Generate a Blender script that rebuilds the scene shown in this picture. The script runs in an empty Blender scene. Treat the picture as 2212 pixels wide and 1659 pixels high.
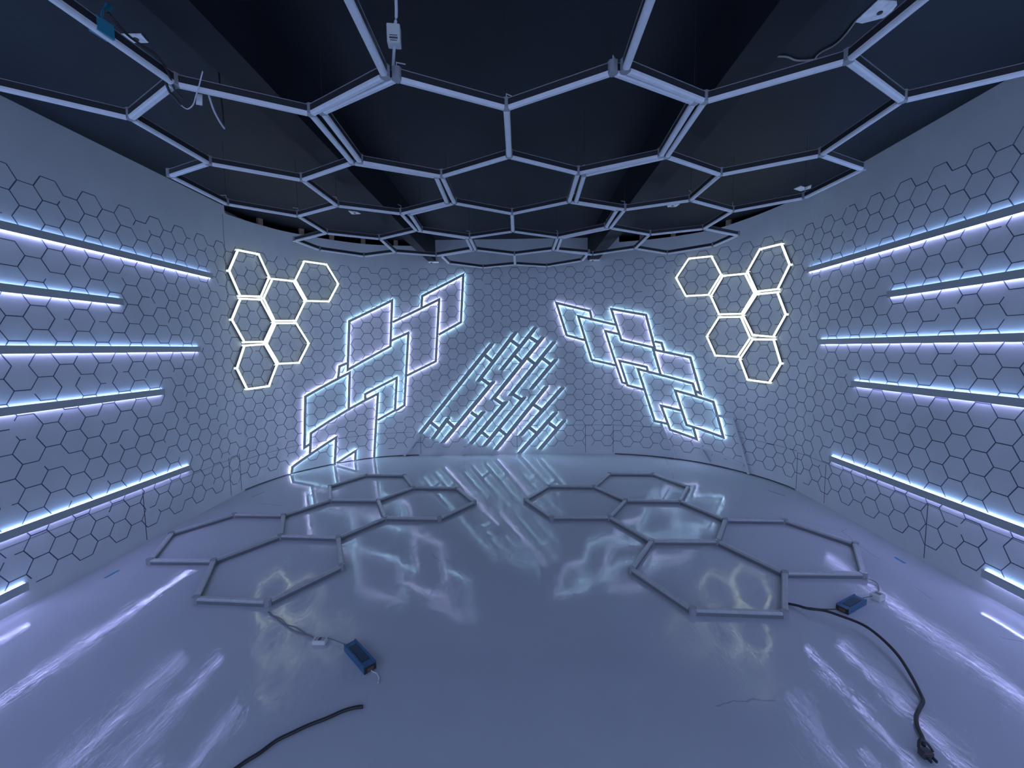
# hall of curved white walls with hexagon pattern and LED light fixtures
DATA = r'''{"path":[[-2.99,-2.5],[-2.99,4.2],[-2.99,4.214],[-2.99,4.232],[-2.99,4.253],[-2.991,4.277],[-2.991,4.302],[-2.991,4.329],[-2.991,4.357],[-2.991,4.386],[-2.99,4.414],[-2.989,4.441],[-2.987,4.466],[-2.985,4.49],[-2.982,4.512],[-2.979,4.534],[-2.976,4.556],[-2.972,4.577],[-2.967,4.598],[-2.963,4.618],[-2.958,4.639],[-2.953,4.659],[-2.947,4.679],[-2.942,4.699],[-2.936,4.72],[-2.93,4.74],[-2.924,4.76],[-2.917,4.781],[-2.91,4.801],[-2.903,4.822],[-2.896,4.842],[-2.888,4.863],[-2.881,4.883],[-2.873,4.903],[-2.865,4.922],[-2.857,4.942],[-2.848,4.961],[-2.84,4.98],[-2.832,4.998],[-2.825,5.015],[-2.818,5.032],[-2.812,5.047],[-2.805,5.063],[-2.798,5.079],[-2.79,5.095],[-2.781,5.111],[-2.771,5.129],[-2.76,5.148],[-2.746,5.168],[-2.73,5.19],[-2.712,5.214],[-2.692,5.24],[-2.67,5.267],[-2.647,5.296],[-2.623,5.325],[-2.598,5.355],[-2.571,5.385],[-2.544,5.416],[-2.516,5.445],[-2.487,5.475],[-2.459,5.503],[-2.43,5.53],[-2.401,5.556],[-2.371,5.583],[-2.34,5.61],[-2.308,5.636],[-2.275,5.662],[-2.243,5.688],[-2.209,5.713],[-2.176,5.737],[-2.142,5.76],[-2.108,5.782],[-2.074,5.802],[-2.04,5.82],[-2.006,5.837],[-1.973,5.852],[-1.939,5.866],[-1.906,5.879],[-1.872,5.891],[-1.838,5.902],[-1.804,5.911],[-1.769,5.92],[-1.733,5.929],[-1.696,5.936],[-1.659,5.943],[-1.62,5.95],[-1.582,5.956],[-1.547,5.961],[-1.513,5.964],[-1.479,5.967],[-1.445,5.97],[-1.409,5.971],[-1.37,5.972],[-1.327,5.973],[-1.28,5.974],[-1.227,5.974],[-1.167,5.974],[-1.1,5.975],[-1.023,5.975],[-0.938,5.975],[-0.845,5.975],[-0.747,5.975],[-0.643,5.974],[-0.536,5.973],[-0.427,5.972],[-0.318,5.97],[-0.209,5.969],[-0.102,5.968],[0.001,5.966],[0.1,5.965],[0.198,5.964],[0.298,5.962],[0.401,5.961],[0.504,5.96],[0.606,5.958],[0.706,5.957],[0.803,5.955],[0.896,5.954],[0.984,5.952],[1.064,5.95],[1.137,5.947],[1.2,5.945],[1.253,5.943],[1.295,5.941],[1.329,5.939],[1.355,5.937],[1.376,5.935],[1.393,5.932],[1.407,5.929],[1.421,5.926],[1.436,5.922],[1.453,5.917],[1.474,5.912],[1.5,5.905],[1.531,5.897],[1.564,5.888],[1.598,5.879],[1.633,5.868],[1.669,5.857],[1.706,5.846],[1.743,5.834],[1.779,5.821],[1.815,5.808],[1.849,5.796],[1.882,5.783],[1.913,5.77],[1.942,5.757],[1.97,5.745],[1.997,5.733],[2.022,5.72],[2.047,5.707],[2.072,5.694],[2.096,5.68],[2.12,5.666],[2.144,5.651],[2.169,5.635],[2.194,5.618],[2.22,5.6],[2.247,5.581],[2.274,5.562],[2.302,5.542],[2.33,5.521],[2.358,5.5],[2.386,5.478],[2.414,5.454],[2.442,5.43],[2.47,5.405],[2.497,5.378],[2.524,5.35],[2.55,5.32],[2.576,5.288],[2.602,5.254],[2.629,5.219],[2.655,5.181],[2.681,5.143],[2.707,5.104],[2.731,5.064],[2.756,5.024],[2.779,4.984],[2.801,4.945],[2.821,4.907],[2.84,4.87],[2.858,4.834],[2.874,4.797],[2.889,4.761],[2.904,4.725],[2.917,4.689],[2.93,4.654],[2.941,4.619],[2.952,4.584],[2.961,4.549],[2.97,4.516],[2.978,4.482],[2.985,4.45],[2.991,4.417],[2.995,4.384],[2.998,4.349],[3.0,4.315],[3.001,4.281],[3.002,4.249],[3.001,4.217],[3.001,4.188],[3.0,4.161],[3.0,4.137],[3.0,4.117],[3.0,4.1],[2.545,-2.5]],"kz":2.624,"kitC":{"n":[[-0.85,2.005],[-0.863,2.512],[-0.805,3.459],[-0.82,3.927],[-0.805,4.957],[-0.782,5.4],[-0.448,1.774],[-0.426,2.73],[-0.414,3.212],[-0.397,4.19],[-0.385,4.702],[-0.371,5.712],[-0.01,1.989],[-0.001,2.466],[0.017,3.475],[0.025,3.986],[0.046,4.957],[0.058,5.533],[0.414,1.75],[0.428,2.708],[0.443,3.214],[0.468,4.225],[0.475,4.743],[0.485,5.688],[0.827,1.961],[0.865,2.481],[0.849,3.404],[0.871,3.885],[0.9,4.923],[0.899,5.34]],"e":[[0,1],[0,6],[1,7],[2,3],[2,8],[3,9],[4,5],[4,10],[5,11],[6,12],[7,8],[7,13],[8,14],[9,10],[9,15],[10,16],[11,17],[12,13],[12,18],[13,19],[14,15],[14,20],[15,21],[16,17],[16,22],[17,23],[18,24],[19,20],[19,25],[20,26],[21,22],[21,27],[22,28],[23,29],[24,25],[26,27],[28,29]]},"kitL":{"n":[[-2.163,1.302],[-2.15,1.747],[-2.091,2.674],[-2.087,3.176],[-2.128,4.232],[-2.066,4.611],[-1.747,1.053],[-1.753,2.034],[-1.734,2.508],[-1.711,3.474],[-1.706,3.972],[-1.696,4.948],[-1.398,1.302],[-1.354,1.79],[-1.32,2.76],[-1.301,3.24],[-1.278,4.195],[-1.291,4.772],[-0.907,1.041],[-0.909,2.016],[-0.913,2.524],[-0.871,3.444],[-0.859,3.919],[-0.859,4.959],[-0.494,1.267],[-0.491,1.757],[-0.464,2.732],[-0.467,3.201],[-0.434,4.206],[-0.425,4.691]],"e":[[0,1],[0,6],[1,7],[2,3],[2,8],[3,9],[4,5],[4,10],[5,11],[6,12],[7,8],[7,13],[8,14],[9,10],[9,15],[10,16],[11,17],[12,13],[12,18],[13,19],[14,15],[14,20],[15,21],[16,17],[16,22],[17,23],[18,24],[19,20],[19,25],[20,26],[21,22],[21,27],[22,28],[23,29],[24,25],[26,27],[28,29]]},"kitR":{"n":[[0.445,1.248],[0.461,1.738],[0.472,2.735],[0.494,3.222],[0.508,4.245],[0.522,4.772],[0.871,0.977],[0.872,1.956],[0.904,2.494],[0.909,3.409],[0.916,3.913],[0.964,5.01],[1.327,1.209],[1.304,1.699],[1.34,2.756],[1.349,3.213],[1.354,4.158],[1.383,4.724],[1.736,0.96],[1.763,1.968],[1.791,2.497],[1.802,3.483],[1.798,3.976],[1.834,4.997],[2.174,1.201],[2.186,1.722],[2.198,2.7],[2.182,3.191],[2.244,4.223],[2.213,4.653]],"e":[[0,1],[0,6],[1,7],[2,3],[2,8],[3,9],[4,5],[4,10],[5,11],[6,12],[7,8],[7,13],[8,14],[9,10],[9,15],[10,16],[11,17],[12,13],[12,18],[13,19],[14,15],[14,20],[15,21],[16,17],[16,22],[17,23],[18,24],[19,20],[19,25],[20,26],[21,22],[21,27],[22,28],[23,29],[24,25],[26,27],[28,29]]},"floorR":{"n":[[0.122,4.079],[0.344,3.624],[0.389,4.477],[0.803,2.735],[0.859,3.609],[0.884,4.442],[1.026,2.284],[1.077,3.144],[1.112,4.019],[1.157,4.899],[1.531,2.244],[1.584,3.123],[1.638,3.984],[1.669,4.866],[1.802,2.66],[1.848,3.526],[1.893,4.406],[2.309,2.638],[2.347,3.494],[2.596,3.055]],"e":[[0,1],[0,2],[1,4],[2,5],[3,6],[3,7],[4,7],[4,8],[5,8],[5,9],[6,10],[7,11],[8,12],[9,13],[10,14],[11,14],[11,15],[12,15],[12,16],[13,16],[14,17],[15,18],[17,19],[18,19]]},"floorL":{"n":[[-2.872,3.382],[-2.664,2.932],[-2.606,3.775],[-2.186,2.915],[-2.128,3.742],[-2.057,4.563],[-1.965,2.453],[-1.92,3.312],[-1.859,4.125],[-1.786,4.963],[-1.499,2.411],[-1.425,3.27],[-1.366,4.1],[-1.313,4.931],[-1.216,2.82],[-1.161,3.66],[-1.098,4.486],[-0.666,3.627],[-0.615,4.447],[-0.387,4.025]],"e":[[0,1],[0,2],[1,3],[2,4],[3,6],[3,7],[4,7],[4,8],[5,8],[5,9],[6,10],[7,11],[8,12],[9,13],[10,14],[11,14],[11,15],[12,15],[12,16],[13,16],[15,17],[16,18],[17,19],[18,19]]},"hexL":[[[7.104,2.635],[7.373,2.645],[7.494,2.4],[7.369,2.159],[7.094,2.136],[6.96,2.388]],[[7.524,2.393],[7.799,2.401],[7.932,2.159],[7.801,1.907],[7.521,1.893],[7.393,2.15]],[[7.941,2.661],[8.225,2.659],[8.368,2.417],[8.234,2.175],[7.948,2.161],[7.814,2.409]],[[7.095,2.118],[7.367,2.137],[7.512,1.876],[7.378,1.644],[7.11,1.637],[6.952,1.878]],[[7.533,1.877],[7.805,1.889],[7.952,1.633],[7.813,1.386],[7.538,1.384],[7.397,1.633]],[[7.107,1.611],[7.382,1.628],[7.525,1.378],[7.401,1.127],[7.105,1.118],[6.977,1.361]]],"hexR":[[[13.159,2.673],[13.447,2.661],[13.578,2.414],[13.42,2.177],[13.133,2.187],[13.001,2.44]],[[13.593,2.4],[13.872,2.384],[13.998,2.141],[13.847,1.91],[13.558,1.925],[13.445,2.162]],[[14.034,2.63],[14.3,2.629],[14.414,2.385],[14.275,2.143],[14.012,2.149],[13.89,2.399]],[[14.013,2.13],[14.273,2.122],[14.392,1.867],[14.245,1.626],[13.984,1.656],[13.856,1.898]],[[13.559,1.9],[13.839,1.887],[13.966,1.628],[13.816,1.401],[13.527,1.413],[13.407,1.662]],[[13.989,1.616],[14.252,1.609],[14.357,1.34],[14.219,1.115],[13.943,1.131],[13.835,1.379]]],"rhL":{"Ra":[[[9.484,2.133],[9.498,2.287],[10.082,2.574],[10.034,1.917],[9.715,1.745]],0],"Rb":[[[9.071,1.927],[9.735,2.238],[9.663,1.369],[9.245,1.171]],0],"Rc":[[[8.487,1.932],[9.075,2.228],[9.029,1.589],[8.435,1.276]],1],"Rd1":[[[8.304,1.169],[8.33,1.327],[8.429,1.366]],0],"Rd2":[[[9.046,1.67],[9.286,1.777],[9.195,0.744],[9.071,0.669]],0],"Rf":[[[8.424,0.735],[8.461,1.236],[7.87,0.96],[7.824,0.309],[7.896,0.343]],0],"Rg":[[[7.889,0.218],[7.915,0.479],[8.424,0.735],[8.832,0.924],[8.769,0.279],[8.745,0.009]],0],"Ri":[[[8.655,0.852],[8.658,0.927],[9.101,1.142],[9.061,0.678],[8.814,0.548]],0],"Rh":[[[7.637,0.012],[7.655,0.096],[7.888,0.205],[8.241,0.373],[8.206,0.017]],0],"Rj":[[[8.231,0.021],[8.493,0.145],[8.481,0.011]],0]},"rhR":{"Qa":[[[11.878,1.939],[11.854,2.05],[11.383,2.168],[11.527,1.715],[11.782,1.644]],0],"Qb":[[[12.214,1.853],[11.69,1.98],[11.88,1.365],[12.232,1.281]],0],"Qc":[[[12.153,2.073],[12.623,1.974],[12.745,1.524],[12.295,1.639]],1],"Qd1":[[[12.741,1.61],[12.833,1.59],[12.868,1.479]],0],"Qd2":[[[12.261,1.721],[12.07,1.768],[12.314,1.042],[12.371,1.028]],0],"Qe":[[[12.829,1.161],[12.727,1.499],[13.208,1.392],[13.352,0.926],[13.27,0.961]],0],"Qf":[[[12.659,1.204],[12.642,1.261],[12.273,1.348],[12.386,1.003],[12.635,0.94]],0],"Qg":[[[12.932,0.486],[12.761,0.512],[12.524,1.232],[12.823,1.156],[13.251,1.05],[13.301,0.894]],0],"Qh":[[[13.025,0.948],[13.518,0.831],[13.661,0.396],[13.182,0.494]],1],"Qi":[[[13.11,0.681],[12.843,0.732],[12.969,0.409],[13.315,0.319],[13.27,0.466]],0]},"dg":{"L1":[[10.471,1.61],[9.411,0.328]],"L2":[[10.801,1.76],[10.258,1.068]],"L3":[[11.093,1.835],[10.597,1.232]],"L4":[[11.193,1.696],[10.462,0.809]],"L5":[[11.353,1.629],[10.716,0.86]],"L6":[[11.376,1.379],[11.014,0.951]],"M0":[[9.824,0.556],[9.589,0.248]],"M1":[[10.481,1.071],[9.729,0.188]],"M2":[[10.335,0.642],[10.015,0.259]],"M3":[[10.663,0.785],[10.135,0.165]],"M4":[[10.923,0.843],[10.338,0.138]],"M5":[[11.243,0.997],[10.496,0.074]],"M6":[[11.471,0.976],[10.851,0.275]],"M7":[[11.374,0.619],[10.842,0.022]],"M8":[[11.494,0.502],[11.135,0.075]]},"rg":{"L1":[[10.367,1.448],[10.459,1.368]],"L2":[[10.74,1.654],[10.847,1.573]],"L3":[[11.0,1.698],[11.109,1.626]],"L3b":[[10.791,1.434],[10.88,1.355]],"L4":[[10.964,1.405],[11.083,1.308]],"L5":[[11.179,1.399],[11.298,1.308]],"L2b":[[10.311,1.113],[10.422,1.032]],"L1b":[[9.574,0.486],[9.671,0.402]],"M0":[[9.802,0.513],[9.902,0.414]],"M1":[[10.149,0.632],[10.254,0.555]],"L4b":[[10.495,0.823],[10.618,0.737]],"L5b":[[10.765,0.881],[10.875,0.809]],"M3":[[10.293,0.348],[10.397,0.258]],"M4":[[10.549,0.383],[10.653,0.293]],"M5":[[11.052,0.732],[11.163,0.656]],"M6":[[10.989,0.403],[11.091,0.316]],"M7":[[11.273,0.461],[11.373,0.385]]},"unlit":{"L1":[[9.413,0.327],[9.157,0.013]],"M1":[[9.729,0.187],[9.599,0.015]],"M3":[[10.135,0.164],[10.004,0.01]],"M5":[[10.496,0.075],[10.443,0.014]]},"unlitR":[[[13.575,0.662],[13.767,0.65],[13.994,0.008]],[[12.846,0.483],[13.044,0.019]],[[13.362,0.215],[13.928,0.1]],[[13.368,0.199],[13.485,0.036]]],"barR34":[[14.859,1.567],[16.553,1.568],[15.326,1.201],[16.582,1.206]],"plates":[[[-1.845,2.127],[-1.75,2.128],[-1.762,2.182],[-1.839,2.182]],[[1.639,1.982],[1.73,1.99],[1.749,2.009],[1.762,2.058],[1.752,2.082],[1.68,2.113],[1.637,2.104]],[[-1.763,4.693],[-1.677,4.738],[-1.666,4.803],[-1.768,4.81]],[[1.679,4.609],[1.817,4.604],[1.81,4.691],[1.722,4.699]],[[2.772,4.214],[2.787,4.137],[2.86,4.178],[2.873,4.113],[2.928,4.199],[2.879,4.27]]],"ceilwire":[[1.635,2.096],[1.652,2.166],[1.659,2.222],[1.652,2.263],[1.628,2.299],[1.622,2.325],[1.624,2.359],[1.542,2.364],[1.47,2.336],[1.415,2.332]],"cabL":[[-0.66,1.675],[-0.693,1.671],[-0.739,1.654],[-0.795,1.619],[-0.851,1.59],[-0.901,1.556],[-0.949,1.521],[-0.985,1.471],[-1.023,1.432],[-1.059,1.374],[-1.096,1.29]],"cabR":[[1.624,2.357],[1.657,2.321],[1.687,2.279],[1.752,2.248],[1.8,2.196],[1.86,2.116],[1.873,2.036],[1.863,1.937],[1.843,1.862],[1.804,1.77],[1.77,1.699],[1.748,1.666],[1.695,1.628],[1.647,1.592],[1.609,1.546],[1.585,1.502],[1.558,1.47]],"plug":[[1.528,1.432]],"wireL":[[-1.456,2.341],[-1.377,2.283],[-1.302,2.228],[-1.219,2.175],[-1.155,2.147],[-1.088,2.12]],"wireL2":[[-1.426,2.306],[-1.344,2.27],[-1.277,2.215],[-1.223,2.196],[-1.15,2.149],[-1.082,2.108]],"wireLb":[[-1.007,2.1],[-0.958,2.082],[-0.9,2.056],[-0.862,2.047]],"wireLc":[[-0.705,1.891],[-0.683,1.873],[-0.661,1.862],[-0.64,1.831],[-0.637,1.805]],"boxL":[[-1.055,2.064],[-0.991,2.059],[-1.007,2.102],[-1.074,2.112]],"drvL":[[-0.871,2.021],[-0.832,2.048],[-0.682,1.897],[-0.727,1.88]],"drvR":[[1.881,2.311],[2.059,2.404],[2.088,2.356],[1.898,2.257]],"boxR":[[2.162,2.393],[2.177,2.38],[2.23,2.411],[2.234,2.444]],"wireR":[[2.301,2.607],[2.327,2.584],[2.324,2.547],[2.277,2.484],[2.244,2.451]],"wireRb":[[2.176,2.409],[2.139,2.402],[2.091,2.39]],"wireRc":[[1.894,2.311],[1.861,2.302],[1.78,2.304],[1.73,2.317],[1.69,2.324]],"tapes":[[[-2.815,2.744],[-2.812,2.849]],[[2.758,2.9],[2.75,2.813]],[[-2.774,4.308],[-2.743,4.479]],[[2.712,4.317],[2.783,4.161]]],"tapeC":[[-1.383,1.515],[-1.29,1.446]],"blkC":[[-1.324,1.484],[-1.35,1.58],[-1.344,1.641],[-1.329,1.682],[-1.335,1.736],[-1.362,1.798],[-1.371,1.848]],"blkC2":[[-1.372,1.761],[-1.39,1.803],[-1.398,1.842],[-1.408,1.886]],"loopC":[[-1.412,1.889],[-1.398,1.91],[-1.348,1.878],[-1.3,1.832],[-1.262,1.795],[-1.223,1.771]],"tagC":[[-1.293,1.838],[-1.327,1.89]],"dang":[[-1.271,1.868],[-1.312,1.953],[-1.342,2.033],[-1.36,2.091]]}'''
LED_S, LED_R, LED_D, HEX_S = 13.0, 8.0, 5.2, 1.5
WORLD_S, EXPO = 1.2, 0.38
import bpy, bmesh, math, random, json
import numpy as np
from mathutils import Vector, Matrix
random.seed(7)
D = json.loads(DATA)
C = bpy.context.scene.collection
CAM_Z = 1.54025
F_PX, PITCH, ROLL = 900.8, 0.0853, -0.012
CEIL_Z = 3.06
YF = -1.2          # unseen room end, left open behind the camera to let world light in
R3 = math.sqrt(3)

# ------------------------------------------------------------------ helpers
def mesh_obj(name, V, F, mats, parent=None, fm=None, smooth=False):
    me = bpy.data.meshes.new(name)
    me.from_pydata([tuple(v) for v in V], [], F)
    for m in (mats if isinstance(mats, (list, tuple)) else [mats]):
        me.materials.append(m)
    if fm:
        for p, i in zip(me.polygons, fm): p.material_index = i
    bm = bmesh.new(); bm.from_mesh(me)
    bmesh.ops.recalc_face_normals(bm, faces=bm.faces)
    bm.to_mesh(me); bm.free()
    if smooth:
        for p in me.polygons: p.use_smooth = True
    o = bpy.data.objects.new(name, me); C.objects.link(o)
    if parent: o.parent = parent
    return o

def bm_obj(name, bm, mat, parent=None, smooth=False):
    me = bpy.data.meshes.new(name)
    bmesh.ops.recalc_face_normals(bm, faces=bm.faces)
    bm.to_mesh(me); bm.free(); me.materials.append(mat)
    if smooth:
        for p in me.polygons: p.use_smooth = True
    o = bpy.data.objects.new(name, me); C.objects.link(o)
    if parent: o.parent = parent
    return o

def tag(o, label=None, cat=None, group=None, kind=None):
    if label: o['label'] = label
    if cat: o['category'] = cat
    if group: o['group'] = group
    if kind: o['kind'] = kind
    return o

def thing(name, label, cat, loc=(0, 0, 0), group=None):
    o = bpy.data.objects.new(name, None); C.objects.link(o)
    o.location = loc; o.empty_display_size = .05
    return tag(o, label, cat, group)

def localise(o, root):
    """mesh written in world coordinates -> parented to root without moving"""
    o.data.transform(Matrix.Translation(-Vector(root.location)))
    o.parent = root
    return o

def part(name, V, F, mat, root, under=None, **kw):
    o = mesh_obj(name, V, F, mat, **kw)
    o.data.transform(Matrix.Translation(-Vector(root.location)))
    o.parent = under or root
    return o

def box(V, F, c, ax, ay, az):
    """box from centre and three half-axis vectors"""
    c, ax, ay, az = map(lambda q: np.array(q, float), (c, ax, ay, az))
    b = len(V)
    for sz in (-1, 1):
        for sx, sy in ((-1, -1), (1, -1), (1, 1), (-1, 1)):
            V.append(c + sx*ax + sy*ay + sz*az)
    F += [(b, b+3, b+2, b+1), (b+4, b+5, b+6, b+7), (b, b+1, b+5, b+4), (b+1, b+2, b+6, b+5), (b+2, b+3, b+7, b+6), (b+3, b, b+4, b+7)]

def tube(pts, r, n=8, smoothpath=True, sub=5):
    """closed tube along points"""
    P = [np.array(p, float) for p in pts]
    if smoothpath and len(P) > 2:
        Q = []
        for i in range(len(P)-1):
            p0, p1, p2, p3 = P[max(i-1, 0)], P[i], P[i+1], P[min(i+2, len(P)-1)]
            for k in range(sub):
                t = k/sub
                Q.append(.5*((2*p1)+(-p0+p2)*t+(2*p0-5*p1+4*p2-p3)*t*t+(-p0+3*p1-3*p2+p3)*t**3))
        Q.append(P[-1]); P = Q
    V, F = [], []
    for i, p in enumerate(P):
        t = P[min(i+1, len(P)-1)] - P[max(i-1, 0)]; t /= np.linalg.norm(t)+1e-9
        up = np.array((0, 0, 1.)) if abs(t[2]) < .9 else np.array((1., 0, 0))
        a = np.cross(t, up); a /= np.linalg.norm(a); b = np.cross(a, t)
        for k in range(n):
            w = 2*math.pi*k/n
            V.append(p + r*(math.cos(w)*a + math.sin(w)*b))
    for i in range(len(P)-1):
        for k in range(n):
            F.append((i*n+k, i*n+(k+1) % n, (i+1)*n+(k+1) % n, (i+1)*n+k))
    F.append(tuple(range(n))[::-1]); F.append(tuple(range((len(P)-1)*n, len(P)*n)))
    return V, F

def sweep(prof, A, B, up=(0, 0, 1)):
    """closed 2-D profile (side, up) swept straight from A to B"""
    A, B = np.array(A, float), np.array(B, float)
    t = B-A; t /= np.linalg.norm(t); up = np.array(up, float)
    s = np.cross(t, up); s /= np.linalg.norm(s); u = np.cross(s, t)
    V = [P + x*s + y*u for P in (A, B) for x, y in prof]; n = len(prof)
    F = [(k, (k+1) % n, n+(k+1) % n, n+k) for k in range(n)]
    F += [tuple(range(n))[::-1], tuple(range(n, 2*n))]
    return V, F

# ------------------------------------------------------------------ materials
def mat(name, col, rough=.6, metal=0, spec=.5, noise=0, nscale=8, bump=0, bscale=60, trans=0, alpha=1):
    m = bpy.data.materials.new(name); m.use_nodes = True
    nt = m.node_tree; b = nt.nodes['Principled BSDF']
    b.inputs['Base Color'].default_value = (*col, 1); b.inputs['Roughness'].default_value = rough
    b.inputs['Metallic'].default_value = metal; b.inputs['Specular IOR Level'].default_value = spec
    b.inputs['Transmission Weight'].default_value = trans; b.inputs['Alpha'].default_value = alpha
    tc = nt.nodes.new('ShaderNodeTexCoord')
    if noise:
        n = nt.nodes.new('ShaderNodeTexNoise'); n.inputs['Scale'].default_value = nscale; n.inputs['Detail'].default_value = 5
        nt.links.new(tc.outputs['Object'], n.inputs['Vector'])
        r = nt.nodes.new('ShaderNodeValToRGB')
        r.color_ramp.elements[0].position = .3; r.color_ramp.elements[1].position = .7
        r.color_ramp.elements[0].color = tuple(c*(1-noise) for c in col)+(1,)
        r.color_ramp.elements[1].color = tuple(min(1, c*(1+noise)) for c in col)+(1,)
        nt.links.new(n.outputs['Fac'], r.inputs['Fac']); nt.links.new(r.outputs['Color'], b.inputs['Base Color'])
    if bump:
        n2 = nt.nodes.new('ShaderNodeTexNoise'); n2.inputs['Scale'].default_value = bscale; n2.inputs['Detail'].default_value = 4
        nt.links.new(tc.outputs['Object'], n2.inputs['Vector'])
        bp = nt.nodes.new('ShaderNodeBump'); bp.inputs['Strength'].default_value = bump; bp.inputs['Distance'].default_value = .01
        nt.links.new(n2.outputs['Fac'], bp.inputs['Height']); nt.links.new(bp.outputs['Normal'], b.inputs['Normal'])
    return m

def glow(name, col, strength):
    m = mat(name, (.8, .8, .8), .5)
    b = m.node_tree.nodes['Principled BSDF']
    b.inputs['Emission Color'].default_value = (*col, 1); b.inputs['Emission Strength'].default_value = strength
    return m

M = {}
M['wall'] = mat('wall_paint', (.63, .65, .665), .75, noise=.05, nscale=3, bump=.08, bscale=90)
M['line'] = mat('pattern_line', (.075, .09, .14), .8)
M['outer'] = mat('bare_board', (.42, .43, .46), .9, noise=.15)
M['ceil'] = mat('ceiling_black_paint', (.0105, .0140, .0215), .6, spec=.3, noise=.3, nscale=1.2, bump=.15, bscale=30)
M['beam'] = mat('beam_paint', (.013, .015, .020), .6, spec=.2, noise=.25, nscale=2)
M['cover'] = mat('grey_light_cover', (.40, .43, .43), .5)
M['primed'] = mat('wall_coloured_cover', (.60, .62, .66), .6)
M['up'] = glow('led_blue_white', (.30, .50, 1.0), LED_S)
M['down'] = glow('led_violet_white', (.44, .47, 1.0), LED_S)
M['cyan'] = glow('led_cyan_white', (.40, .66, .95), LED_R)
M['lilac'] = glow('led_lilac_white', (.56, .58, 1.0), LED_R)
M['mint'] = glow('led_diagonal_white', (.36, .62, .86), LED_D)
M['hexglow'] = glow('lit_tube_warm_white', (.86, 1.0, .84), HEX_S)
M['rail'] = mat('grey_rail', (.16, .17, .18), .4)
M['clear'] = mat('smoked_rail', (.035, .036, .04), .3)
M['diff'] = mat('milky_diffuser', (.70, .715, .735), .4, noise=.05, nscale=25)
M['fdiff'] = mat('frosted_tube', (.42, .445, .45), .3, noise=.08, nscale=30)
M['joint'] = mat('clear_joint', (.30, .31, .33), .2)
M['black'] = mat('black_rubber', (.022, .023, .025), .5)
M['tan'] = mat('tan_cord', (.34, .31, .27), .6)
M['pwire'] = mat('pale_cord', (.55, .57, .60), .5)
M['grey_wire'] = mat('grey_cord', (.16, .17, .18), .5)
M['blue'] = mat('blue_metal_case', (.022, .105, .20), .4, noise=.1, nscale=40)
M['dark'] = mat('dark_plate', (.02, .025, .035), .5)
M['plugdark'] = mat('dark_plug', (.06, .055, .055), .6)
M['brown'] = mat('terminal_brown', (.12, .06, .04), .6)
M['white'] = mat('white_plastic', (.62, .63, .62), .4)
M['ink'] = mat('printed_grey', (.08, .09, .10), .6)
M['bluetape'] = mat('blue_tape', (.03, .24, .33), .6)
M['plaster'] = mat('plate_white', (.85, .84, .82), .8, noise=.2, nscale=30)
M['wood'] = mat('raw_wood', (.30, .20, .14), .8, noise=.25, nscale=40)
M['floorblue'] = mat('blue_mark', (.03, .20, .40), .6)
M['floorgrey'] = mat('grey_scuff', (.18, .21, .30), .6)

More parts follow.
